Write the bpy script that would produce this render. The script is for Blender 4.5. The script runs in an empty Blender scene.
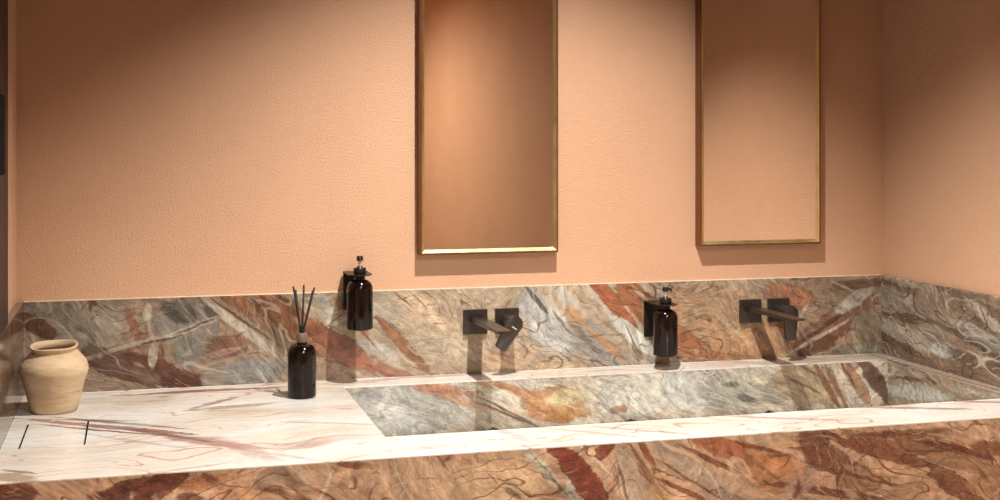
import bpy, bmesh, math, random
from mathutils import Vector, Matrix
random.seed(7)
scn = bpy.context.scene
C = scn.collection

# ------------------------------------------------------------------ camera
F, CY, YAW, EYE = 1309.0, 137.8, 0.2708, 1.4814
cam_d = bpy.data.cameras.new('camera'); cam = bpy.data.objects.new('camera', cam_d); C.objects.link(cam)
cam.location = (0, 0, EYE); cam.rotation_euler = (math.pi / 2, 0, -YAW)
cam_d.sensor_width = 36; cam_d.lens = F / 1000 * 36; cam_d.shift_y = -(250 - CY) / 1000
cam_d.clip_start = 0.05
scn.camera = cam
# ------------------------------------------------------------------ world, colour
w = bpy.data.worlds.new('world'); scn.world = w; w.use_nodes = True
w.node_tree.nodes['Background'].inputs[0].default_value = (1, .8, .62, 1)
w.node_tree.nodes['Background'].inputs[1].default_value = 0.02
scn.view_settings.view_transform = 'Standard'; scn.view_settings.look = 'None'
scn.view_settings.gamma = 1; scn.view_settings.use_curve_mapping = False
scn.view_settings.exposure = 0.0
scn.cycles.use_denoising = True
scn.cycles.max_bounces = 8; scn.cycles.diffuse_bounces = 2
scn.cycles.caustics_reflective = False; scn.cycles.caustics_refractive = False
# lamps: (x, y, power, half angle)  -- recessed downlights, the second an added fill, built further down
CEIL = 2.86
MAIN = (0.92, 2.42)
LAMPS = [(MAIN[0], MAIN[1], 278, 100, (1, .96, .89), (-.5, 1), .62),
         (0.95, 0.0, 480, 82, (1, .92, .80), (0, 28), .8),  # added fill spot, tilted towards the counter front to brighten it
         (0.30, -2.2, 262, 160, (1, .93, .80), (0, 0), .55)]

# ------------------------------------------------------------------ measurements (metres)
D = 3.4              # backsplash face
YW = 3.406           # plaster face
ZC = 0.85            # counter top
ZS = ZC + .2284      # top of the backsplash
XL, XR = -.266, 2.104
XWL, XWR = -.283, 2.116
LEDGE = .102
YR = D - LEDGE       # rear wall of basin
YF = 2.552           # counter front
def at(px, py, plane, val):
    """photo pixel -> point on the plane x/y/z = val (used for measurements)"""
    a = (px - 500) / F; b = (CY - py) / F
    d = Vector((math.sin(YAW) + a * math.cos(YAW), math.cos(YAW) - a * math.sin(YAW), b))
    o = Vector((0, 0, EYE)); i = 'xyz'.index(plane)
    return o + d * ((val - o[i]) / d[i])
XB0 = at(345, 388.3, 'z', ZC).x      # basin left
XB1 = at(1000, 392.6, 'z', ZC).x                           # basin right
YB = at(385, 437, 'z', ZC).y          # front edge of the basin opening

# ------------------------------------------------------------------ colour / node helpers
def lin(c):
    return tuple(((v / 255) / 12.92 if v / 255 <= .04045 else ((v / 255 + .055) / 1.055) ** 2.4) for v in c) + (1,)
class NT:
    def __init__(s, name):
        m = bpy.data.materials.new(name); m.use_nodes = True; s.m = m; s.t = m.node_tree; s.n = s.t.nodes; s.l = s.t.links
        s.b = s.n['Principled BSDF']
    def new(s, typ, **kw):
        n = s.n.new(typ)
        for k, v in kw.items(): setattr(n, k, v)
        return n
    def put(s, sock, v):
        if isinstance(v, bpy.types.NodeSocket): s.l.new(v, sock)
        else: sock.default_value = v
    def math(s, op, a, b=None, c=None, clamp=False):
        n = s.new('ShaderNodeMath', operation=op, use_clamp=clamp)
        for i, v in enumerate((a, b, c)):
            if v is not None: s.put(n.inputs[i], v)
        return n.outputs[0]
    def vmath(s, op, a, b=None):
        n = s.new('ShaderNodeVectorMath', operation=op); s.put(n.inputs[0], a)
        if b is not None: s.put(n.inputs[3] if op == 'SCALE' else n.inputs[1], b)
        return n.outputs['Value'] if op == 'LENGTH' else n.outputs[0]
    def noise(s, v, scale, detail=4, rough=.55, dist=0, out=0):
        n = s.new('ShaderNodeTexNoise'); s.put(n.inputs['Vector'], v)
        n.inputs['Scale'].default_value = scale; n.inputs['Detail'].default_value = detail
        n.inputs['Roughness'].default_value = rough; n.inputs['Distortion'].default_value = dist
        return n.outputs[out]
    def rng(s, v, a, b, c=0, d=1, smooth=True):
        n = s.new('ShaderNodeMapRange', interpolation_type='SMOOTHSTEP' if smooth else 'LINEAR')
        for i, q in enumerate((v, a, b, c, d)): s.put(n.inputs[i], q)
        return n.outputs[0]
    def mix(s, f, a, b, mode='MIX'):
        n = s.new('ShaderNodeMix', data_type='RGBA', blend_type=mode)
        s.put(n.inputs[0], f); s.put(n.inputs[6], a); s.put(n.inputs[7], b)
        return n.outputs[2]
    def mapping(s, v, loc=(0, 0, 0), rot=(0, 0, 0), sc=(1, 1, 1)):
        n = s.new('ShaderNodeMapping', vector_type='TEXTURE'); s.put(n.inputs[0], v)
        n.inputs['Location'].default_value = loc; n.inputs['Rotation'].default_value = rot; n.inputs['Scale'].default_value = sc
        return n.outputs[0]
    def bump(s, h, strength, dist):
        n = s.new('ShaderNodeBump'); n.inputs['Strength'].default_value = strength; n.inputs['Distance'].default_value = dist
        s.put(n.inputs['Height'], h); s.l.new(n.outputs[0], s.b.inputs['Normal'])
def simple(name, col, rough=.5, metal=0, coat=0, trans=0, var=.12, scale=30, ior=1.5, bump=0, bscale=200):
    t = NT(name); geo = t.new('ShaderNodeTexCoord').outputs['Object']
    nz = t.noise(geo, scale, 3)
    c0 = tuple(v * (1 - var) for v in col[:3]) + (1,); c1 = tuple(min(1, v * (1 + var)) for v in col[:3]) + (1,)
    t.put(t.b.inputs['Base Color'], t.mix(t.rng(nz, .3, .7), c0, c1))
    t.b.inputs['Metallic'].default_value = metal
    t.put(t.b.inputs['Roughness'], t.rng(nz, .3, .7, rough * .9, rough * 1.1))
    t.b.inputs['Coat Weight'].default_value = coat; t.b.inputs['Transmission Weight'].default_value = trans
    t.b.inputs['IOR'].default_value = ior
    if bump: t.bump(t.noise(geo, bscale, 3), bump, .002)
    return t.m

# ------------------------------------------------------------------ marble
def marble(name, plane, base, patches, flow=-38, stretch=5, gain=(.86, .87, .86), mott=.54, warp=.05, detail=(.44, 1.36), veins=(lin((92, 54, 40)), .75, lin((222, 206, 188)), .6), rough=.28, seed=0, vs=1.0, spec=.3):
    """plane 'xz' / 'yz' / 'xy'; patches: (px, py, rx, ry, angle_on_screen, rgb, strength, soft) measured on the stone"""
    def G(c):
        q = lin(c); L = .3 * q[0] + .6 * q[1] + .1 * q[2]
        return tuple(min(1, (v * .90 + L * .10) * g) for v, g in zip(q, gain)) + (1,)
    t = NT(name)
    pos = t.new('ShaderNodeNewGeometry').outputs['Position']
    sp = t.new('ShaderNodeSeparateXYZ'); t.l.new(pos, sp.inputs[0])
    cb = t.new('ShaderNodeCombineXYZ')
    a, b = {'xz': (0, 2), 'yz': (1, 2), 'xy': (0, 1)}[plane]
    if plane == 'yz': t.put(cb.inputs[0], t.math('MULTIPLY', sp.outputs[1], -1.0))
    else: t.l.new(sp.outputs[a], cb.inputs[0])
    t.l.new(sp.outputs[b], cb.inputs[1])
    P = cb.outputs[0]
    off = t.vmath('ADD', P, (seed * 3.7, seed * 1.9, seed * .77))
    n1 = t.vmath('SUBTRACT', t.noise(off, 5, 3, out=1), (.5, .5, .5))
    n2 = t.vmath('SUBTRACT', t.noise(off, 22, 4, .65, out=1), (.5, .5, .5))
    W = t.vmath('ADD', P, t.vmath('ADD', t.vmath('SCALE', n1, warp), t.vmath('SCALE', n2, warp * .75)))
    n0 = t.vmath('SUBTRACT', t.noise(off, 3.2, 1.5, out=1), (.5, .5, .5))
    Wf = t.vmath('ADD', off, t.vmath('ADD', t.vmath('SCALE', n0, .26), t.vmath('SCALE', n2, .012)))
    # flow aligned coordinates for the streaks
    R = t.mapping(Wf, rot=(0, 0, math.radians(flow)), sc=(stretch, 1, 1))
    s1 = t.noise(R, 10 * vs, 7, .72)
    s2 = t.noise(R, 34 * vs, 5, .78)
    R2 = t.mapping(Wf, rot=(0, 0, math.radians(flow + 24)), sc=(stretch * .7, 1, 1), loc=(4, 2, 0))
    s3 = t.noise(R2, 7 * vs, 5, .6)
    rag = t.math('ADD', t.math('MULTIPLY', t.math('SUBTRACT', s1, .5), 1.3), t.math('MULTIPLY', t.math('SUBTRACT', s2, .5), 1.1))
    L1 = t.noise(R, 7 * vs, 1.2, .45); L2 = t.noise(R2, 10 * vs, 1.4, .45)
    grain = t.noise(off, 260, 3, .7)
    mot = t.noise(t.mapping(Wf, rot=(0, 0, math.radians(flow)), sc=(1.8, 1, 1)), 60, 5, .82)
    edges = []
    col = base
    if isinstance(base, tuple) and len(base) == 2 and isinstance(base[0], tuple):
        col = t.mix(t.rng(s3, .38, .62), G(base[0]), G(base[1]))
    elif isinstance(base, tuple): col = lin(base)
    for (q, loc, sc, ang, rgb, st, soft) in patches:
        m = t.mapping(W, loc=loc, rot=(0, 0, ang), sc=sc)
        d = t.vmath('LENGTH', m)
        f = t.rng(t.math('ADD', d, rag), 1 + soft * .6, 1 - soft * .6, 0, st)
        f = t.math('MULTIPLY', f, t.rng(s1, .36, .50, .62, 1.0))
        c1 = G(rgb)
        if st >= .9 and soft <= .3 and sc[1] > .012:
            e = t.math('ABSOLUTE', t.math('SUBTRACT', t.math('ADD', d, rag), 1.0))
            col = t.mix(t.math('MULTIPLY', t.rng(e, .12, .0, 0, .85), t.rng(s3, .4, .55)), col, G(tuple(v * .55 for v in rgb)))
        col = t.mix(f, col, c1)
    # streak value variation
    v = t.rng(s1, .3, .7, detail[0], detail[1], False)
    v2 = t.rng(s2, .3, .7, detail[0] * .5 + .5, detail[1] * .5 + .5, False)
    vv = t.math('MULTIPLY', t.math('MULTIPLY', v, v2), t.rng(mot, .3, .7, 1 - mott, 1 + mott * .7, False))
    col = t.mix(1.0, col, comb(t, vv), 'MULTIPLY')
    # thin strata lines: contours of smooth stretched noise, broken up by gates
    def lines(src, freq, wd, gate, lo, hi):
        e = t.math('ABSOLUTE', t.math('SUBTRACT', t.math('FRACT', t.math('MULTIPLY', t.math('ADD', src, t.math('MULTIPLY', s2, .02)), freq)), .5))
        f = t.rng(e, wd, wd * .1, 0, 1)
        return t.math('MULTIPLY', f, t.rng(gate, lo, hi))
    dk, ds, lt, ls = veins
    col = t.mix(t.math('MULTIPLY', lines(L1, 15, .10, s3, .46, .58), min(1, ds * 1.1)), col, dk)
    col = t.mix(t.math('MULTIPLY', lines(L2, 10, .07, s1, .48, .56), ds), col, dk)
    col = t.mix(t.math('MULTIPLY', lines(L1, 9, .07, s3, .50, .40), ls * .55), col, lt)
    col = t.mix(t.math('MULTIPLY', lines(L2, 17, .14, s1, .50, .42), ls * .4), col, lt)
    col = t.mix(t.math('MULTIPLY', t.rng(grain, .60, .72), ls * .5), col, lt)
    col = t.mix(t.math('MULTIPLY', t.rng(grain, .40, .30), ds * .5), col, dk)
    t.put(t.b.inputs['Base Color'], col)
    t.put(t.b.inputs['Roughness'], t.rng(s2, .3, .7, rough * .8, rough * 1.3))
    t.b.inputs['Specular IOR Level'].default_value = spec
    return t.m
def comb(t, v):
    c = t.new('ShaderNodeCombineXYZ')
    for i in range(3): t.put(c.inputs[i], v)
    return c.outputs[0]
def patch_list(lst, plane, val):
    """measured patches (pixels on the photo) -> ellipses in slab metres"""
    out = []
    for (px, py, rx, ry, ang, rgb, st, soft) in lst:
        key, ax = {'xz': ('y', (0, 2)), 'yz': ('x', (1, 2)), 'xy': ('z', (0, 1))}[plane]
        p = at(px, py, key, val)
        a = math.radians(ang)
        def uv(q):
            u = q[ax[0]] * (-1 if plane == 'yz' else 1)
            return Vector((u, q[ax[1]], 0))
        c = uv(p)
        e1 = uv(at(px + math.cos(a), py + math.sin(a), key, val)) - c
        e2 = uv(at(px - math.sin(a), py + math.cos(a), key, val)) - c
        out.append((c, tuple(c), (e1.length * rx, e2.length * ry, 1), math.atan2(e1.y, e1.x), rgb, st, soft))
    return out

BACK = [
 (80,300,30,4,20,(190,178,164),.8,.3),(110,372,20,3,-20,(196,178,160),.8,.3),(240,356,34,2,-12,(214,196,176),.8,.3),(235,342,30,1.6,14,(214,190,166),.8,.3),(300,300,40,2,30,(216,190,164),.8,.3),(290,322,44,1.8,34,(112,64,46),.85,.3),(335,344,40,2,38,(104,58,42),.85,.3),(350,362,34,1.8,34,(214,190,168),.85,.3),
 (150,345,150,60,0,(150,120,100),.7,.5),(835,320,70,60,0,(158,128,104),.75,.5),
 # x,y,rx,ry,angle(down-right +),rgb,strength,softness
 (75,320,62,26,0,(158,145,130),.9,.3),(36,325,24,9,28,(112,72,58),.95,.15),(100,330,26,20,0,(172,160,142),.9,.4),
 (134,328,27,5,68,(146,98,80),.85,.3),(150,330,5,16,10,(158,108,88),.6,.4),(147,312,4,10,5,(214,200,182),.7,.3),(186,322,34,22,0,(152,144,134),.9,.3),(177,312,19,9,20,(84,80,76),.95,.4),(210,312,8,5,50,(88,80,74),.8,.4),
 (140,368,62,14,12,(104,62,50),.95,.2),(188,384,26,9,8,(98,56,44),.95,.2),(112,352,26,5,-12,(134,98,80),.8,.3),(145,376,16,7,20,(150,120,104),.6,.4),
 (140,343,80,2.2,-16,(196,180,160),.8,.4),(190,328,42,2.6,-20,(196,182,162),.8,.4),(160,340,22,1.3,-14,(84,56,46),.8,.4),(196,326,24,1.2,-20,(84,56,46),.8,.4),
 (153,356,4,12,0,(214,196,174),.8,.3),(161,356,3,13,0,(132,78,62),.85,.3),(188,352,14,16,0,(140,138,128),.9,.3),
 (228,346,22,11,-8,(132,88,68),.85,.3),(222,352,22,3,-14,(194,160,136),.7,.4),(250,372,36,13,-5,(152,150,146),.95,.3),(212,378,10,10,0,(176,166,150),.8,.4),
 (270,308,56,13,24,(172,116,80),.95,.2),(312,334,48,14,36,(168,108,74),.95,.25),(246,332,52,4.5,37,(206,194,176),.9,.3),(262,325,50,3,34,(150,100,72),.8,.3),
 (238,318,42,1.3,34,(92,56,42),.8,.4),(345,350,42,12,36,(148,88,64),.95,.25),(330,372,30,8,10,(176,140,116),.7,.4),
 (325,303,16,4,58,(214,208,198),.9,.3),(332,322,14,3,30,(210,200,186),.8,.4),(352,316,30,5,50,(180,122,88),.8,.3),(380,350,20,6,24,(216,208,198),.9,.4),(370,366,36,4,24,(162,100,78),.85,.3),(390,362,34,2,34,(216,196,176),.7,.3),
 (455,320,74,36,20,(214,186,156),.95,.3),(385,312,24,14,40,(200,186,166),.8,.4),(404,345,40,5.5,46,(158,108,74),.95,.25),(396,372,34,4,20,(174,116,94),.8,.4),(430,345,14,5,70,(226,206,182),.7,.3),
 (452,350,40,14,18,(220,198,170),.7,.4),(480,300,40,10,25,(208,186,158),.7,.5),(505,360,30,10,0,(226,186,150),.7,.4),
 (548,325,40,20,52,(198,196,192),.95,.3),(537,300,18,2.6,50,(98,92,88),.9,.35),(565,295,34,7,48,(204,196,186),.85,.3),(577,318,16,8,60,(206,160,110),.9,.4),(562,322,18,1.5,52,(130,106,86),.7,.4),
 (600,348,34,16,42,(164,158,152),.9,.4),(585,338,24,3,45,(120,104,92),.6,.5),(550,370,16,5,0,(218,178,136),.8,.4),
 (612,302,38,8,48,(176,98,62),.95,.2),(640,303,30,14,45,(178,112,74),.95,.2),(640,293,12,2,40,(214,196,176),.7,.3),(598,300,34,3,50,(208,194,176),.8,.3),(600,340,44,2.2,44,(196,150,108),.8,.4),
 (634,336,34,8,42,(222,218,208),.95,.25),(618,352,34,4,38,(190,138,98),.85,.3),(640,362,20,7,20,(184,178,164),.8,.4),
 (720,325,70,34,10,(204,156,112),.95,.3),(690,342,44,8,36,(182,112,68),.95,.3),(720,358,50,6,8,(190,128,84),.9,.3),(740,300,40,12,15,(212,174,138),.8,.4),(735,330,30,2,40,(232,206,176),.6,.4),(695,310,30,2,42,(226,196,164),.6,.4),
 (790,295,26,11,10,(188,126,92),.9,.3),(770,345,30,12,0,(196,150,112),.8,.4),(835,325,50,14,-32,(142,100,80),.95,.25),(815,346,30,7,-22,(122,78,60),.9,.3),(830,322,40,2.4,-34,(84,56,44),.8,.3),
 (852,302,22,6,-34,(214,206,192),.9,.35),(820,336,40,2,-30,(218,196,174),.75,.3),(868,325,18,14,0,(156,138,118),.9,.3),(860,350,26,9,-4,(138,134,114),.95,.3),(860,284,26,5,-4,(128,96,78),.9,.3),(800,318,22,2,-60,(220,196,170),.6,.4)]
REAR = [
 (400,408,58,26,0,(192,190,186),.95,.3),(385,398,5,18,20,(222,218,212),.8,.4),(396,412,13,7,-10,(222,220,216),.8,.4),(370,396,16,6,20,(168,166,164),.7,.4),(440,388,44,4.5,10,(198,136,100),.9,.3),(455,398,42,3.5,16,(192,142,108),.85,.3),(455,415,34,9,0,(196,190,182),.8,.4),(470,404,24,4,20,(206,170,140),.7,.4),
 (505,388,42,5,16,(196,142,104),.9,.3),(518,396,34,3,30,(190,134,92),.9,.3),(508,398,18,6,20,(218,206,190),.9,.4),(520,411,24,6,20,(216,196,172),.8,.4),(512,416,30,1.4,22,(112,80,64),.8,.4),(506,410,28,1.4,26,(112,80,64),.8,.4),
 (560,404,38,16,5,(194,142,90),.95,.3),(565,398,24,8,-8,(216,196,150),.9,.35),(548,416,24,6,10,(182,122,70),.85,.3),(570,412,14,5,10,(196,150,92),.8,.3),(605,396,22,22,0,(214,202,184),.9,.4),(640,392,40,24,0,(212,206,194),.95,.3),(620,409,10,4,-12,(172,124,94),.85,.3),
 (672,386,9,20,10,(182,180,176),.8,.4),(690,390,26,20,0,(214,212,206),.9,.4),(735,388,36,17,0,(178,174,160),.9,.4),(733,384,9,3,0,(112,112,100),.9,.5),(747,398,10,4,10,(104,104,90),.9,.5),(758,380,22,4,20,(206,198,172),.8,.4),(775,392,16,14,0,(158,150,132),.9,.4),
 (808,385,34,20,10,(184,160,126),.9,.3),(812,372,24,1.6,30,(116,84,62),.8,.4),(805,386,22,1.6,26,(116,84,62),.8,.4),(826,384,30,3,60,(140,88,60),.9,.3),(838,390,24,2.4,62,(150,98,70),.8,.3),(857,383,30,6.5,56,(168,128,98),.95,.12),(846,372,22,1.2,58,(96,62,48),.8,.4),(874,378,30,9,56,(104,74,62),.95,.2)]
RIGHT = [
 (900,300,60,20,10,(154,142,126),.9,.4),(905,290,40,2.5,22,(120,92,76),.8,.3),(908,318,34,4,12,(112,84,70),.9,.3),(940,306,28,10,30,(168,140,118),.8,.4),(930,288,60,3,14,(190,172,150),.7,.4),(970,300,40,4,24,(126,98,80),.8,.3),(985,315,26,5,40,(200,188,170),.8,.3),
 (905,335,34,8,24,(182,170,152),.85,.3),(900,345,34,3,28,(110,84,70),.8,.3),(944,350,12,7,10,(206,208,202),.95,.3),(940,330,20,8,10,(170,160,144),.8,.4),(965,345,30,12,20,(156,130,108),.8,.4),(980,335,34,6,28,(196,190,178),.85,.3),(975,362,34,5,20,(120,90,74),.8,.3),(950,330,44,2,30,(108,82,68),.7,.4)]
RSIDE = [(920,372,40,8,14,(168,148,124),.9,.4),(912,392,34,7,6,(196,196,184),.9,.3),(920,380,30,1.8,6,(96,70,56),.8,.4),(960,385,30,8,20,(176,150,124),.9,.4),(975,392,26,3,10,(190,180,166),.8,.4)]
APR = [
 (15,492,24,12,-6,(118,62,46),.95,.2),(60,482,34,6,-4,(184,142,110),.8,.4),(130,486,40,6,-16,(122,70,50),.95,.2),(115,496,16,8,0,(96,52,40),.9,.3),(160,488,30,12,-30,(112,58,42),.95,.2),(205,484,30,8,-12,(170,104,66),.9,.3),(212,480,12,5,30,(122,62,42),.8,.3),(190,498,16,6,0,(118,64,46),.85,.3),(230,492,26,16,0,(190,134,96),.85,.4),
 (275,480,26,12,0,(156,122,98),.8,.4),(300,472,20,3,60,(202,172,144),.7,.4),(326,484,22,2,-70,(212,182,154),.8,.3),(348,465,14,3.5,10,(130,66,44),.9,.4),(372,468,22,3,20,(140,82,56),.85,.4),(344,482,7,4,30,(146,96,70),.7,.4),(420,480,60,22,0,(208,158,120),.9,.4),(440,460,16,1.6,50,(150,98,66),.8,.4),(478,468,22,2,34,(150,98,66),.8,.4),(500,482,50,24,0,(212,164,122),.9,.4),
 (512,493,10,3,40,(120,92,76),.8,.4),(542,466,34,5,50,(196,176,152),.95,.25),(572,494,18,5,75,(196,176,152),.95,.25),(548,472,34,1,52,(130,96,72),.7,.4),(582,476,40,13,52,(134,60,44),.97,.12),(560,452,20,7,20,(136,60,44),.97,.12),(604,450,14,8,-50,(132,58,42),.95,.2),(598,462,26,1.6,45,(214,180,150),.8,.4),(590,455,26,1,42,(214,180,150),.7,.4),
 (630,480,16,34,-20,(198,158,128),.95,.25),(624,486,30,1.6,75,(122,84,64),.8,.4),(644,468,36,2,60,(142,92,66),.8,.4),(655,478,8,14,-10,(196,146,104),.8,.4),(648,456,16,4,55,(134,70,50),.9,.3),(645,473,12,4,50,(158,100,70),.85,.3),(690,470,50,9,32,(196,160,132),.95,.25),(705,486,44,6,28,(180,138,112),.9,.3),(690,480,46,1.6,32,(120,76,56),.8,.4),(685,492,34,3,26,(140,72,48),.9,.3),(662,495,14,6,30,(202,146,96),.8,.4),
 (730,448,44,10,14,(176,98,62),.95,.25),(715,462,36,3,26,(134,68,44),.85,.3),(775,470,34,20,10,(192,120,74),.95,.3),(780,448,30,5,-6,(204,144,98),.85,.3),(762,448,36,2,14,(130,64,40),.85,.3),(766,470,18,2,40,(134,78,52),.7,.4),
 (815,450,14,26,-30,(112,60,42),.9,.3),(830,460,22,12,20,(126,72,50),.9,.3),(862,440,30,8,6,(156,114,76),.9,.3),(850,444,34,2,26,(90,48,34),.85,.3),(880,452,50,7,16,(128,70,48),.9,.3),(915,445,46,10,6,(150,90,58),.9,.3),(900,433,60,3,-4,(124,68,46),.8,.4),(944,450,6,20,5,(184,140,108),.8,.4),
 (890,484,44,8,22,(186,134,96),.95,.25),(860,480,22,10,0,(166,112,80),.9,.3),(830,492,60,4,8,(112,58,40),.9,.3),(800,484,20,10,-40,(176,132,104),.8,.4),(850,474,50,2,14,(110,64,46),.8,.4),(965,452,40,4,14,(112,56,38),.9,.3),(970,464,44,8,12,(170,118,84),.9,.3),(955,485,30,10,30,(126,72,48),.9,.3),(985,485,20,14,0,(178,122,84),.85,.3),(990,448,22,8,0,(140,80,54),.85,.3)]
TOP = [
 (960,378,70,5,16,(170,142,120),.7,.5),(960,384,50,1.2,18,(120,76,66),.8,.4),(930,366,40,1,16,(130,96,80),.8,.4),(850,356,60,2,-4,(186,160,136),.6,.5),
 (110,427,86,1.4,5,(146,92,80),.9,.3),(100,430,60,.7,5,(120,70,60),.9,.3),(120,423,70,.8,5,(120,76,66),.85,.4),(205,441,52,2.8,8,(166,112,102),.85,.4),(180,437,40,.8,8,(126,76,66),.8,.3),(150,432,30,1.4,8,(120,76,66),.8,.4),(240,447,30,3,20,(186,140,130),.6,.5),
 (230,407,50,1.6,-5,(150,112,92),.7,.4),(215,403,26,1.2,-14,(124,78,62),.7,.4),(240,412,50,3,-2,(206,184,150),.6,.5),(80,420,60,.8,1,(110,88,76),.7,.4),(120,400,60,5,-3,(206,190,162),.6,.5),
 (14,478,22,4,8,(164,138,112),.85,.4),(20,472,18,1,6,(110,76,60),.7,.4),(130,440,60,.8,8,(170,166,160),.6,.4),(190,468,40,.8,-8,(170,150,140),.6,.4),
 (300,390,60,3,0,(214,188,156),.6,.5),(200,391,80,1.2,-3,(150,84,66),.9,.3),(170,393,60,.8,-3,(170,110,90),.7,.3),(330,423,60,.9,2,(176,170,160),.6,.4),(300,432,60,4,-3,(240,208,180),.5,.5),(280,455,44,1,8,(180,160,150),.6,.5),
 (400,378,60,1.2,-6,(196,150,132),.6,.4),(480,373,60,1.2,-4,(188,140,118),.7,.4),(640,362,60,1,-4,(196,150,120),.6,.4),(800,356,70,1,-4,(150,130,110),.7,.4)]
RAMP = [(515,436,20,1.6,20,(170,170,176),.6,.5),(585,432,60,1,5,(206,150,126),.6,.5),(640,430,60,.7,4,(150,120,104),.6,.4),(700,415,50,.7,-3,(150,130,126),.6,.4),(780,418,60,1,2,(176,116,112),.6,.5),(840,408,70,.8,-3,(124,92,84),.7,.4),(910,408,70,1,1,(140,110,96),.7,.4),(960,401,60,1,2,(168,96,92),.7,.4)]

# greyer, browner stretch of the counter stone round the far right corner (slab metres)
LEDGES = [(0, (2.075, 2.95, 0), (.045, .62, 1), 0, (176, 148, 126), .75, .3), (0, (1.93, 3.35, 0), (.36, .05, 1), 0, (188, 162, 138), .65, .4),
          (0, (2.07, 3.0, 0), (.004, .5, 1), .03, (112, 70, 58), .8, .4), (0, (2.05, 2.9, 0), (.003, .4, 1), -.03, (130, 92, 76), .7, .4)]
M = {}
SEG = [at(x, 300, 'y', D).x for x in (150, 262, 380, 505, 640, 770)]
def seg_mats(name, lst, val, **kw):
    pl = patch_list(lst, 'xz', val); out = []
    ed = [-9] + SEG + [9]
    for a, b in zip(ed, ed[1:]):
        sub = []
        for p in pl:
            c, sc, ang = p[1], p[2], p[3]; ex = math.hypot(sc[0] * math.cos(ang), sc[1] * math.sin(ang)) * (1 + p[6]) + .02
            if c[0] + ex > a and c[0] - ex < b: sub.append(p)
        print(name, len(sub)); out.append(marble(name, 'xz', kw['base'], sub, **{k: v for k, v in kw.items() if k != 'base'}))
    return out
def seg_box(lo, hi, bev=0):
    bm = bx(lo, hi, bev, 1)
    for x in SEG: bmesh.ops.bisect_plane(bm, geom=bm.verts[:] + bm.edges[:] + bm.faces[:], plane_co=(x, 0, 0), plane_no=(1, 0, 0))
    for f in bm.faces:
        cx = f.calc_center_median().x; f.material_index = sum(1 for x in SEG if cx > x)
    return bm
M['back'] = seg_mats('backsplash_marble', BACK, D, base=((196, 172, 144), (176, 156, 134)), flow=-38, warp=.016)
M['rear'] = seg_mats('basin_wall_marble', REAR, YR, base=((206, 196, 180), (196, 180, 158)), flow=-30, warp=.012, seed=2, veins=(lin((100, 76, 62)), .45, lin((232, 226, 216)), .6))
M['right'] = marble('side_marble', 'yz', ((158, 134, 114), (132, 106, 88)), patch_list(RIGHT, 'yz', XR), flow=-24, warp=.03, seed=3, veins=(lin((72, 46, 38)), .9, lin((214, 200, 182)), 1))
M['rside'] = marble('basin_side_marble', 'yz', ((168, 150, 128), (150, 130, 108)), patch_list(RSIDE, 'yz', XB1), flow=-16, warp=.03, seed=4)
M['left'] = marble('left_marble', 'yz', ((120, 92, 74), (96, 72, 58)), [], flow=70, warp=.03, seed=5, rough=.1, spec=.4)
M['apron'] = seg_mats('apron_marble', APR, YF, base=((200, 152, 116), (188, 136, 100)), flow=-30, warp=.014, seed=6, gain=(.93, 1.06, 1.14), veins=(lin((92, 54, 40)), .8, lin((222, 190, 160)), .7))
white_v = (lin((150, 104, 92)), .55, lin((250, 244, 236)), .4)
M['top'] = marble('countertop_marble', 'xy', ((234, 226, 214), (230, 214, 196)), patch_list(TOP + RAMP, 'xy', ZC) + LEDGES, flow=-6, stretch=7, warp=.02, detail=(.86, 1.1), mott=.05, gain=(.85, .88, .92), veins=white_v, seed=7, rough=.22, vs=.8)
M['ramp'] = marble('basin_ramp_marble', 'xy', ((240, 232, 222), (234, 220, 204)), [], flow=-8, stretch=7, warp=.02, detail=(.86, 1.1), mott=.05, gain=(.85, .88, .92), veins=white_v, seed=8, rough=.25, vs=.8)

def plaster(name, c0, c1):
    t = NT(name); P = t.new('ShaderNodeNewGeometry').outputs['Position']
    a = t.noise(P, 2.2, 4); b = t.noise(P, 180, 3, .65); c = t.noise(P, 38, 3, .55)
    col = t.mix(t.rng(a, .3, .7), lin(c0), lin(c1))
    col = t.mix(t.rng(b, .62, .8, 0, .25), col, lin((150, 92, 62)))
    t.put(t.b.inputs['Base Color'], col); t.b.inputs['Roughness'].default_value = .62
    t.b.inputs['Specular IOR Level'].default_value = .35
    t.bump(t.math('ADD', t.rng(b, .35, .72), t.math('MULTIPLY', c, .6)), .35, .002)
    return t.m
M['plaster'] = plaster('peach_plaster', (205, 161, 130), (210, 167, 136))
M['ceiling'] = simple('ceiling_paint', lin((78, 60, 50)), .8)
M['floor'] = simple('floor_stone', lin((50, 41, 36)), .45, var=.2, scale=6)
M['gold'] = simple('brushed_brass', lin((236, 212, 158)), .36, 1, var=.05)
M['bronze'] = simple('brown_bronze', lin((128, 84, 52)), .45, .7, var=.06)
M['mirror'] = simple('mirror_silver', (.93, .88, .82), .02, 1, var=.01)
M['gun'] = simple('gunmetal', lin((74, 67, 64)), .30, .75, var=.06)
M['black'] = simple('matt_black_plastic', lin((22, 18, 17)), .35, 0, var=.1)
M['blackm'] = simple('black_powder_coat', lin((26, 20, 18)), .42, .2, var=.1)
M['clay'] = None
M['amber'] = simple('dark_amber_glass', lin((20, 9, 7)), .10, 0, coat=0, var=.05)
M['amber'].node_tree.nodes['Principled BSDF'].inputs['Specular IOR Level'].default_value = .32
M['collar'] = simple('taupe_wooden_collar', lin((118, 92, 78)), .5, var=.12, scale=60)
M['reed'] = simple('black_reed', lin((24, 18, 16)), .7)
M['silver'] = simple('clear_pump_collar', lin((214, 210, 204)), .2, .6)
M['dark'] = simple('dark_gap', lin((14, 10, 9)), .9)
M['dark'].node_tree.nodes['Principled BSDF'].inputs['Specular IOR Level'].default_value = .1
M['cabinet'] = simple('dark_brown_lacquer', lin((42, 28, 26)), .45, var=.1, scale=4)
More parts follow.
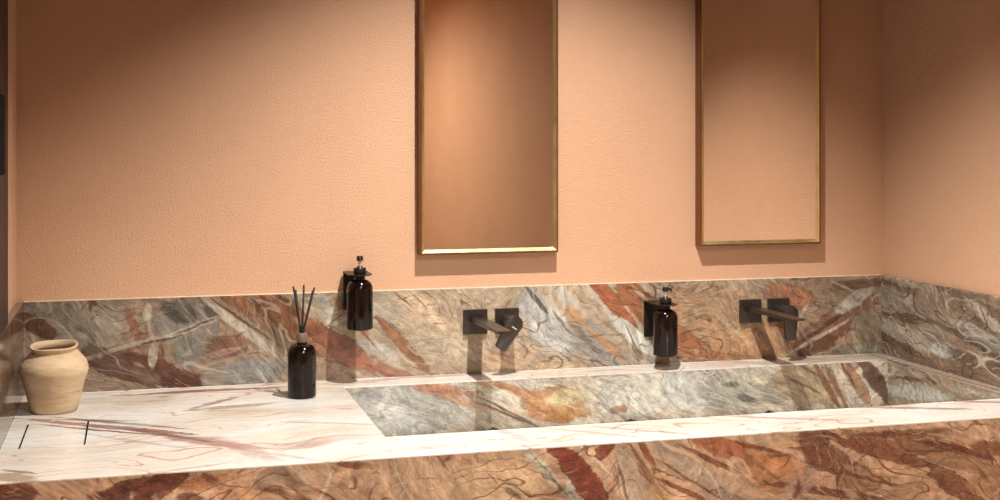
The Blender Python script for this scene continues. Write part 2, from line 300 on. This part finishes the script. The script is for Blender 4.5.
M['cabinet'].node_tree.nodes['Principled BSDF'].inputs['Specular IOR Level'].default_value = .2
M['caulk'] = simple('cream_sealant', lin((226, 206, 184)), .6)
M['text'] = simple('faded_print', lin((96, 84, 78)), .5)
def clay():
    t = NT('unglazed_clay'); P = t.new('ShaderNodeTexCoord').outputs['Object']
    a = t.noise(t.mapping(P, sc=(1, 1, .3)), 9, 5, .6); b = t.noise(P, 60, 4)
    c = t.noise(t.mapping(P, sc=(1, 1, .12)), 14, 3)
    col = t.mix(t.rng(a, .35, .68), lin((188, 160, 128)), lin((208, 184, 152)))
    col = t.mix(t.rng(c, .55, .72, 0, .6), col, lin((168, 134, 100)))
    col = t.mix(t.rng(b, .66, .76, 0, .4), col, lin((150, 112, 78)))
    t.put(t.b.inputs['Base Color'], col); t.b.inputs['Roughness'].default_value = .8
    t.bump(t.math('ADD', b, t.math('MULTIPLY', c, 2.0)), .4, .002)
    return t.m
M['clay'] = clay()

# ------------------------------------------------------------------ mesh helpers
def obj(name, bm, mat, parent=None, smooth=False):
    me = bpy.data.meshes.new(name)
    bmesh.ops.recalc_face_normals(bm, faces=bm.faces)
    bm.to_mesh(me); bm.free(); [me.materials.append(q) for q in (mat if isinstance(mat, list) else [mat])]
    if smooth is not False:
        for p in me.polygons: p.use_smooth = True
        if smooth is not True: me.set_sharp_from_angle(angle=math.radians(smooth))
    o = bpy.data.objects.new(name, me); C.objects.link(o)
    if parent is not None: o.parent = parent
    return o
def tag(o, label=None, cat=None, group=None, kind=None):
    if label: o['label'] = label
    if cat: o['category'] = cat
    if group: o['group'] = group
    if kind: o['kind'] = kind
    return o
def empty(name, loc, label, cat, group=None):
    o = bpy.data.objects.new(name, None); C.objects.link(o); o.location = loc; o.empty_display_size = .05
    return tag(o, label, cat, group)
def bx(lo, hi, bev=0, seg=2, mat=None, bm=None):
    bm = bm or bmesh.new()
    r = bmesh.ops.create_cube(bm, size=1)
    lo, hi = Vector(lo), Vector(hi); c = (lo + hi) / 2; s = hi - lo
    for v in r['verts']: v.co = Vector((v.co.x * s.x, v.co.y * s.y, v.co.z * s.z)) + c
    if bev:
        es = list({e for v in r['verts'] for e in v.link_edges})
        bmesh.ops.bevel(bm, geom=es, offset=bev, segments=seg, affect='EDGES', profile=.5)
    return bm
def lathe(prof, n=48, bm=None, wob=None):
    bm = bm or bmesh.new(); rings = []
    for k, (r, z) in enumerate(prof):
        if r < 1e-6: rings.append([bm.verts.new((0, 0, z))]); continue
        ring = []
        for i in range(n):
            a = 2 * math.pi * i / n
            rr, zz = (r, z) if wob is None else wob(r, z, a)
            ring.append(bm.verts.new((rr * math.cos(a), rr * math.sin(a), zz)))
        rings.append(ring)
    for A, B in zip(rings, rings[1:]):
        for i in range(n):
            j = (i + 1) % n
            if len(A) == 1 and len(B) == 1: continue
            if len(A) == 1: bm.faces.new((A[0], B[i], B[j]))
            elif len(B) == 1: bm.faces.new((A[i], A[j], B[0]))
            else: bm.faces.new((A[i], A[j], B[j], B[i]))
    return bm
def cyl(p, q, r, n=16, bm=None, r2=None, bev=0):
    bm = bm or bmesh.new(); p, q = Vector(p), Vector(q); L = (q - p).length; r2 = r if r2 is None else r2
    prof = [(0, 0), (r - bev, 0)] + ([(r, bev)] if bev else []) + ([(r2, L - bev)] if bev else []) + [(r2 - bev, L), (0, L)]
    b2 = lathe(prof, n); rot = (q - p).to_track_quat('Z', 'Y').to_matrix().to_4x4()
    bmesh.ops.transform(b2, matrix=Matrix.Translation(p) @ rot, verts=b2.verts)
    me = bpy.data.meshes.new('tmp'); b2.to_mesh(me); b2.free(); bm.from_mesh(me); bpy.data.meshes.remove(me)
    return bm
def prism(pts, z0, z1, bm=None, bev=0):
    """closed outline (x, z) extruded along y"""
    bm = bm or bmesh.new()
    f = bm.faces.new([bm.verts.new((x, z0, z)) for x, z in pts])
    r = bmesh.ops.extrude_face_region(bm, geom=[f]); vs = [v for v in r['geom'] if isinstance(v, bmesh.types.BMVert)]
    for v in vs: v.co.y = z1
    if bev:
        es = [e for e in bm.edges if abs(e.verts[0].co.y - e.verts[1].co.y) < 1e-6]
        bmesh.ops.bevel(bm, geom=es, offset=bev, segments=2, affect='EDGES', profile=.5)
    return bm
def slab(xs, ys, z0, z1, skip, bev=0):
    """horizontal slab on a grid of cells, some left open"""
    bm = bmesh.new(); V = {}
    def v(i, j, k):
        if (i, j, k) not in V: V[i, j, k] = bm.verts.new((xs[i], ys[j], (z0, z1)[k]))
        return V[i, j, k]
    nx, ny = len(xs) - 1, len(ys) - 1
    solid = lambda i, j: 0 <= i < nx and 0 <= j < ny and (i, j) not in skip
    for i in range(nx):
        for j in range(ny):
            if not solid(i, j): continue
            for k in (0, 1): bm.faces.new((v(i, j, k), v(i + 1, j, k), v(i + 1, j + 1, k), v(i, j + 1, k)))
            for (di, dj, a, b) in ((-1, 0, (i, j), (i, j + 1)), (1, 0, (i + 1, j), (i + 1, j + 1)), (0, -1, (i, j), (i + 1, j)), (0, 1, (i, j + 1), (i + 1, j + 1))):
                if not solid(i + di, j + dj): bm.faces.new((v(*a, 0), v(*b, 0), v(*b, 1), v(*a, 1)))
    if bev:
        es = [e for e in bm.edges if len(e.link_faces) == 2 and abs(e.link_faces[0].normal.dot(e.link_faces[1].normal)) < .5]
        bm.normal_update()
        es = [e for e in bm.edges if len(e.link_faces) == 2 and e.calc_face_angle(0) > 1 and all(abs(q.co.z - z1) < 1e-6 for q in e.verts)]
        bmesh.ops.bevel(bm, geom=es, offset=bev, segments=1, affect='EDGES')
    return bm

# ------------------------------------------------------------------ room shell
YB_ROOM = -3.6
def structure(name, bm, mat): return tag(obj(name, bm, mat), kind='structure')
structure('floor', bx((XWL - .1, YB_ROOM - .1, -.1), (XWR + .1, YW + .1, 0)), M['floor'])
structure('wall_back', bx((XWL - .1, YW, 0), (XWR + .1, YW + .1, CEIL)), M['plaster'])
structure('wall_right', bx((XWR, YB_ROOM, 0), (XWR + .1, YW, CEIL)), M['plaster'])
structure('wall_left', bx((XWL - .1, YB_ROOM, 0), (XWL, YW, CEIL)), M['plaster'])
structure('wall_front', bx((XWL - .1, YB_ROOM - .1, 0), (XWR + .1, YB_ROOM, CEIL)), M['plaster'])
structure('ceiling', bx((XWL - .1, YB_ROOM - .1, CEIL), (XWR + .1, YW + .1, CEIL + .1)), M['ceiling'])

# recessed downlights; the middle one is an added fill
LL = ['recessed downlight in the ceiling above the first basin tap', 'added fill spot in the ceiling in the middle of the washroom, aimed at the marble front', 'recessed downlight in the ceiling near the wall facing the mirrors']
lens_m = NT('lamp_lens'); lens_m.b.inputs['Emission Color'].default_value = (1, .85, .68, 1); lens_m.b.inputs['Emission Strength'].default_value = 6
for (x, y, pw, ang, colr, tilt, blend), lab in zip(LAMPS, LL):
    t = empty('ceiling_downlight', (x, y, CEIL), lab, 'light', 'recessed ceiling downlights')
    obj('bezel', lathe([(.030, 0), (.045, 0), (.046, -.002), (.044, -.005), (.031, -.006), (.029, -.003), (.030, 0)], 32), M['black'], t, 40)
    obj('lens', lathe([(0, -.0012), (.0285, -.0012), (.0285, -.0004), (0, -.0004)], 32), lens_m.m, t)
    ld = bpy.data.lights.new('downlight_beam', 'SPOT'); ld.energy = pw; ld.color = colr
    ld.spot_size = math.radians(ang); ld.spot_blend = blend; ld.shadow_soft_size = .009
    lo = bpy.data.objects.new('downlight_beam', ld); C.objects.link(lo); lo.parent = t; lo.location = (0, 0, -.018)
    lo.rotation_euler = (math.radians(tilt[1]), math.radians(tilt[0]) * -1, 0)   # the lamp sits tilted in its bezel

# ------------------------------------------------------------------ marble surround
def backsplash(lo, hi, mat, label):
    o = obj('marble_backsplash', (seg_box if isinstance(mat, list) else bx)(lo, hi, .0012), mat)
    return tag(o, label, 'backsplash')
backsplash((XWL + .001, D, ZC), (XWR - .001, YW - .0005, ZS), M['back'], 'long brown and grey veined marble backsplash behind the taps and bottles')
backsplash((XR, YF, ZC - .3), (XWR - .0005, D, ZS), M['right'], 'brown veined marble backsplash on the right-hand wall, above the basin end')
backsplash((XWL + .0005, YF, ZC - .3), (XL, D, ZS), M['left'], 'short brown marble backsplash on the left-hand wall, beside the clay pot')
tag(obj('sealant_line', bx((XWL + .017, D + .0004, ZS), (XWR - .012, YW, ZS + .0022)), M['caulk']), 'thin cream sealant line along the top of the long marble backsplash', 'sealant')

# ------------------------------------------------------------------ washbasin counter
cnt = empty('washbasin_counter', ((XL + XR) / 2, (YF + D) / 2, 0), 'long white veined marble washbasin counter with a trough basin and brown marble front', 'washbasin')
def cobj(name, bm, mat, parent=None, smooth=False):
    bmesh.ops.translate(bm, verts=bm.verts, vec=-Vector(cnt.location)); return obj(name, bm, mat, parent or cnt, smooth)
TH = .0032
f0, f1 = at(27, 424, 'z', ZC), at(18, 449, 'z', ZC)
g0, g1 = at(89, 419, 'z', ZC), at(86, 445, 'z', ZC)
fx0, fx1 = (f0.x + f1.x) / 2, (g0.x + g1.x) / 2; fy1, fy0 = (f0.y + g0.y) / 2, (f1.y + g1.y) / 2
gap = .0042
xs = [XL + .0005, fx0, fx1, XB0, XB1, XR - .0005]; ys = [YF, fy0, YB, fy1, YR, D]
ys = sorted(ys)
iy = {v: i for i, v in enumerate(ys)}
skip = set()
for i in range(5):
    for j in range(5):
        cx, cy = (xs[i] + xs[i + 1]) / 2, (ys[j] + ys[j + 1]) / 2
        if XB0 < cx < XB1 and YB < cy < YR: skip.add((i, j))
        if fx0 < cx < fx1 and fy0 < cy < fy1: skip.add((i, j))
top = cobj('countertop', slab(xs, ys, ZC - TH, ZC, skip, .0008), M['top'])
tp = cobj('waste_flap', bx((fx0 + gap, fy0 + .0004, ZC - .02), (fx1 - gap, fy1 - .0012, ZC)), M['top'], top)
tag(tp, 'cut-out flap with a dark slit on each side')
cobj('waste_shaft', slab([fx0 - .012, fx0, fx1, fx1 + .012], [fy0 - .012, fy0, fy1, fy1 + .012], ZC - .25, ZC - TH - .001, {(1, 1)}), M['dark'])
cobj('apron', seg_box((XL + .001, YF, .50), (XR - .001, YF + .019, ZC - TH)), M['apron'])
cobj('bottom_panel', bx((XL + .001, YF + .02, .50), (XR - .001, D, .52)), M['left'])
ZB0 = at(385, 433.5, 'y', YR).z - .006      # bottom of the rear basin wall
cobj('basin_rear_wall', seg_box((XB0, YR, ZB0 - .05), (XR - .001, YR + .016, ZC - TH - .0005)), M['rear'])
cobj('basin_side_wall', bx((XB1, YB - .0, ZB0 - .05), (XB1 + .016, YR - .0005, ZC - TH - .0005)), M['rside'])
cobj('basin_side_wall', bx((XB0 - .016, YB, ZB0 - .05), (XB0, YR - .0005, ZC - TH - .0005)), M['rside'])
bm = bmesh.new()      # sloping ramp floor with a slot left open at the back
y0, y1 = YB - .001, YR - .014
vs = [bm.verts.new(p) for p in ((XB0, y0, ZC - .004), (XB1, y0, ZC - .004), (XB1, y1, ZB0), (XB0, y1, ZB0), (XB0, y0, ZC - TH), (XB1, y0, ZC - TH), (XB1, y1, ZB0 - .02), (XB0, y1, ZB0 - .02))]
for q in ((0, 1, 2, 3), (4, 5, 6, 7), (0, 1, 5, 4), (1, 2, 6, 5), (2, 3, 7, 6), (3, 0, 4, 7)): bm.faces.new([vs[i] for i in q])
ramp = cobj('basin_ramp', bm, M['ramp'])
cobj('drain_trough', bx((XB0, YR - .09, ZB0 - .08), (XB1, YR + .001, ZB0 - .05)), M['dark'])
for px, py in ((494, 429), (632, 421), (770, 412)):
    X = at(px, py, 'y', 3.17).x
    zz = ZC - .004 + (3.17 - y0) / (y1 - y0) * (ZB0 - ZC + .004)
    cobj('drain_clip', bx((X - .013, 3.162, zz - .002), (X + .013, 3.178, zz + .004), .001, 1, None, bx((X - .004, 3.158, zz - .002), (X + .004, 3.18, zz + .007))), M['blackm'], ramp)

# ------------------------------------------------------------------ mirrors
def make_mirror(x0, x1, z0, z1, label):
    t = empty('wall_mirror', ((x0 + x1) / 2, YW, z0), label, 'mirror', 'framed mirrors over the basin')
    hw = (x1 - x0) / 2; H = z1 - z0; dep = .034; W = .0135
    # profile: (inset, y) swept round a mitred rectangle
    def sweep(prof):
        b = bmesh.new(); rings = []
        for (u, y) in prof:
            rings.append([b.verts.new(p) for p in ((-hw + u, y, u), (hw - u, y, u), (hw - u, y, H - u), (-hw + u, y, H - u))])
        for A, B in zip(rings, rings[1:] + rings[:1]):
            for i in range(4):
                j = (i + 1) % 4; b.faces.new((A[i], A[j], B[j], B[i]))
        return b
    # brown outer box, then the gold slip that slopes in to the glass (inset, y)
    obj('frame', sweep([(0, 0), (0, -dep + .001), (.001, -dep), (.0045, -dep), (.0048, -dep + .001), (.0048, 0)]), M['bronze'], t)
    obj('gold_slip', sweep([(.0049, -dep + .004), (.0049, -dep - .0006), (.0058, -dep - .0012), (.0066, -dep - .0004), (W - .0012, -dep + .0052), (W, -dep + .0064), (W, -dep + .012), (.0049, -dep + .012)]), M['gold'], t)
    obj('glass', bx((-hw + W - .001, -dep + .0065, W - .001), (hw - W + .001, -dep + .011, H - W + .001)), M['mirror'], t)
    return t
make_mirror(.7176, 1.1000, 1.172, 2.16, 'tall gold-framed mirror above the left tap, between the two soap bottles')
make_mirror(1.5165, 1.8915, 1.178, 2.16, 'tall gold-framed mirror above the right tap, nearest the room corner')

# ------------------------------------------------------------------ taps
def make_tap(X, label, ang):
    t = empty('wall_tap', (X, D, .989), label, 'tap', 'wall-mounted basin taps')
    s = .033
    obj('spout_plate', bx((-.044 - s, -.009, -s), (-.044 + s, 0, s), .0012), M['gun'], t)
    obj('handle_plate', bx((.044 - s, -.009, -s), (.044 + s, 0, s), .0012), M['gun'], t)
    b = bmesh.new()
    x0, x1 = -.061, -.022
    pr = [(-.008, .014, .013), (-.27, .014, .007), (-.284, .0135, .004)]
    R = []
    for (y, zt, th) in pr: R.append([b.verts.new(p) for p in ((x0, y, zt), (x1, y, zt), (x1, y, zt - th), (x0, y, zt - th))])
    for A, B in zip(R, R[1:]):
        for i in range(4): b.faces.new((A[i], A[(i + 1) % 4], B[(i + 1) % 4], B[i]))
    b.faces.new(R[0]); b.faces.new(R[-1])
    bmesh.ops.bevel(b, geom=[e for e in b.edges], offset=.0012, segments=2, affect='EDGES')
    sp = obj('spout', b, M['gun'], t)
    obj('aerator', bx((-.050, -.262, .003), (-.033, -.246, .0085), .0015), M['blackm'], sp)
    obj('handle_stem', cyl((.044, -.008, 0), (.044, -.071, 0), .0190, 32, bev=.001), M['gun'], t, 40)
    r, L, wd = .0225, .076, .0150
    pts = []
    for k in range(25):
        a = math.radians(-8 + k * (196 / 24)); pts.append((r * math.cos(a), r * math.sin(a)))
    pts += [(-wd, -L + .004), (-wd + .004, -L), (wd - .004, -L), (wd, -L + .004)]
    ca, sa = math.cos(ang), math.sin(ang)
    pts = [(.044 + x * ca - z * sa, x * sa + z * ca) for x, z in pts]
    h = obj('handle', prism(pts, -.082, -.070, bev=.0012), M['gun'], t, 35)
    if True:
        b = bx((-.0085, -.0828, -.0210), (.0085, -.0816, -.0172), .0004, 1)
        bmesh.ops.rotate(b, verts=b.verts, cent=(0, 0, 0), matrix=Matrix.Rotation(.62, 3, 'Y'))
        bmesh.ops.translate(b, verts=b.verts, vec=(.0535, 0, .006)); 
        if ang: obj('lever_glint', b, M['silver'], h)  # pale bar standing in for a highlight on the lever
        else: b.free()
    return t
make_tap(.918, 'gunmetal wall tap under the left mirror, its lever turned towards the spout', math.radians(-32))
make_tap(1.725, 'gunmetal wall tap under the right mirror, its lever hanging straight down', 0)

# ------------------------------------------------------------------ bottles
def body_prof(r, h, nr, nh, base=.006):
    p = [(0, .003), (r * .6, .003), (r * .75, 0), (r - base, 0)]
    for k in range(1, 6): a = k / 5 * math.pi / 2; p.append((r - base + base * math.sin(a), base - base * math.cos(a)))
    sh = .024
    p.append((r, h - sh))
    for k in range(1, 9):
        a = k / 8 * math.pi / 2; p.append((nr + (r - nr) * math.cos(a) ** 1.0, h - sh + sh * math.sin(a)))
    p += [(nr, h + nh), (0, h + nh)]
    return p
def print_lines(parent, r, z0, n, ang, mat):
    """tiny rows of print following the bottle, with gaps like words"""
    b = bmesh.new(); rnd = random.Random(3)
    for k in range(n):
        z = z0 - k * .0052; a = ang - .22; end = ang + .22
        while a < end:
            wl = rnd.uniform(.03, .09)
            q = [b.verts.new(((r + .0003) * math.cos(x), (r + .0003) * math.sin(x), zz)) for x, zz in ((a, z), (min(a + wl, end), z), (min(a + wl, end), z + .0016), (a, z + .0016))]
            b.faces.new(q); a += wl + .03
    return obj('printed_text', b, mat, parent)
def soap(X, z0, label, blabel, ring_h):
    out = .085
    br = empty('bottle_bracket', (X, D, z0 + .1385), blabel, 'bracket', 'black soap bottle brackets')
    hp = .098
    obj('back_plate', bx((-.0300, -.006, -hp), (.0250, 0, 0), .001), M['blackm'], br)
    # arm: flat plate with rounded front end
    hole = .0155; b = bmesh.new(); n = 32
    # ring-shaped front joined to a strip: outline with a real hole
    o_r = .031; outer = []; inner = []
    for k in range(n):
        a = 2 * math.pi * k / n; c, s = math.cos(a), math.sin(a)
        outer.append((o_r * c, -out + o_r * s) if s < .05 else (o_r * (1 if c > 0 else -1) if abs(c) > .7 else o_r * c / .7, -out + (out - .004) * 1.0 if s > .7 else -out + (out - .004) * s / .7 if s > .05 else 0))
        inner.append((hole * c, -out + hole * s))
    lay = []
    for z in (0, .0028):
        lay.append(([b.verts.new((x, y, z)) for x, y in outer], [b.verts.new((x, y, z)) for x, y in inner]))
    for i in range(n):
        j = (i + 1) % n
        for (O, I) in lay: b.faces.new((O[i], O[j], I[j], I[i]))
        b.faces.new((lay[0][0][i], lay[0][0][j], lay[1][0][j], lay[1][0][i])); b.faces.new((lay[0][1][i], lay[0][1][j], lay[1][1][j], lay[1][1][i]))
    obj('ring_arm', b, M['blackm'], br)
    t = empty('soap_bottle', (X, D - out, z0), label, 'soap bottle', 'pump soap bottles on wall brackets')
    R = .0333
    bd = obj('bottle_body', lathe(body_prof(R, .127, .0135, .012), 56), M['amber'], t, 50)
    # cap with ribs sits above the ring
    z = .1420
    obj('cap', lathe([(0, z), (.0150, z), (.0158, z + .001), (.0158, z + .014), (.0148, z + .0155), (.008, z + .0162), (.0055, z + .020), (0, z + .020)], 32,
                     wob=lambda r, zz, a: (r * (1 + (.03 * math.cos(16 * a) if r > .0155 else 0)), zz)), M['black'], t, 40)
    obj('pump_stem', cyl((0, 0, z + .019), (0, 0, z + .036), .0042, 20), M['silver'], t, 40)
    b = lathe([(0, z + .033), (.0078, z + .033), (.0086, z + .035), (.0082, z + .0435), (.0070, z + .0455), (0, z + .0462)], 28)
    a = math.radians(-97 if X < 1 else -66)
    cyl((.004 * math.cos(a), .004 * math.sin(a), z + .0412), (.022 * math.cos(a), .022 * math.sin(a), z + .0402), .0042, 14, b, .0032)
    cyl((.020 * math.cos(a), .020 * math.sin(a), z + .0402), (.0225 * math.cos(a), .0225 * math.sin(a), z + .0350), .0030, 12, b)
    obj('pump_head', b, M['black'], t, 40)
soap(.5490, .9925, 'dark amber pump bottle in a high bracket overlapping the plaster wall', 'black wall bracket holding the left, higher soap bottle', 0)
soap(1.3880, .8880, 'dark amber pump bottle in a low bracket, between the two taps', 'black wall bracket holding the right, lower soap bottle', 0)

# ------------------------------------------------------------------ reed diffuser
q = at(302, 399, 'z', ZC); DX, DY = q.x + .003, q.y + .026
t = empty('reed_diffuser', (DX, DY, ZC), 'dark amber glass diffuser bottle with black reeds standing on the marble counter', 'diffuser')
bd = obj('bottle_body', lathe(body_prof(.0345, .130, .0125, .006), 56), M['amber'], t, 50)
print_lines(bd, .0345, .100, 13, math.radians(-38), M['text'])
obj('collar', lathe([(.0085, .134), (.0125, .134), (.0130, .135), (.0130, .1545), (.0122, .156), (.0085, .157), (.0080, .155), (.0080, .136), (.0085, .134)], 40), M['collar'], t, 40)
vr = Vector((math.cos(YAW), -math.sin(YAW), 0))
for (sx, sy, tx, ty, tz) in ((-.002, .001, -.020, .010, .268), (-.004, -.002, -.017, -.012, .262), (.001, .003, .006, .010, .272), (-.001, -.003, .003, -.016, .266), (.003, .001, .031, .004, .266), (.002, -.002, .028, .010, .258)):
    p0 = vr * (-sx * 4) + Vector((0, sy, .05)); p1 = vr * tx + Vector((0, ty, tz))
    # pass through the collar opening near its axis
    mid = vr * sx + Vector((0, sy, .156)); d = (p1 - mid).normalized()
    obj('reed', cyl(mid - d * .06, p1, .0024, 10), M['reed'], t, True)

# ------------------------------------------------------------------ clay pot
PX, PY, PR = -.184, 3.195, .079
t = empty('clay_pot', (PX, PY, ZC), 'rounded unglazed beige clay pot with a flared rim in the left corner of the counter', 'pot')
prof = [(0, .004), (.044, .004), (.050, 0), (.054, .003), (.0585, .020), (.064, .045), (.0712, .072), (.0765, .085), (.0788, .094), (.0785, .101), (.0745, .114), (.0655, .128), (.0570, .1355), (.0530, .1385), (.0535, .1415), (.0575, .1470), (.0590, .1500), (.0580, .1525), (.0550, .1530), (.0515, .1490), (.0480, .1420), (.0490, .1370), (.0600, .128), (.070, .110), (.0735, .097), (.066, .070), (.056, .030), (.046, .012), (0, .010)]
prof = [(r * (.965 if z < .12 else .90), z) for r, z in prof]
def wob(r, z, a):
    return r * (1 + .010 * math.sin(2 * a + z * 9) + .006 * math.sin(5 * a + z * 40) + .0025 * math.sin(z * 700)), z + (z / .15) ** 3 * (.0045 * math.sin(a) + .0012 * math.cos(a)) + .0012 * math.sin(3 * a) * (z / .15)
obj('pot_body', lathe(prof, 80, wob=wob), M['clay'], t, True)

# ------------------------------------------------------------------ dark panel at the left edge
t = empty('wall_cabinet', (XWL, 2.70, ZS), 'dark brown tall panel on the left wall, at the left edge of the photo', 'cabinet')
obj('carcass', bx((0, -.40, 0), (.004, .298, 1.15), .001), M['cabinet'], t)
obj('door', bx((.004, -.397, .003), (.018, .282, 1.147), .0015), M['cabinet'], t)
b = bx((.018, -.15, .329), (.030, .088, .489), .0055, 4)
tag(obj('handle', b, M['dark'], t, 40), 'black rounded handle')
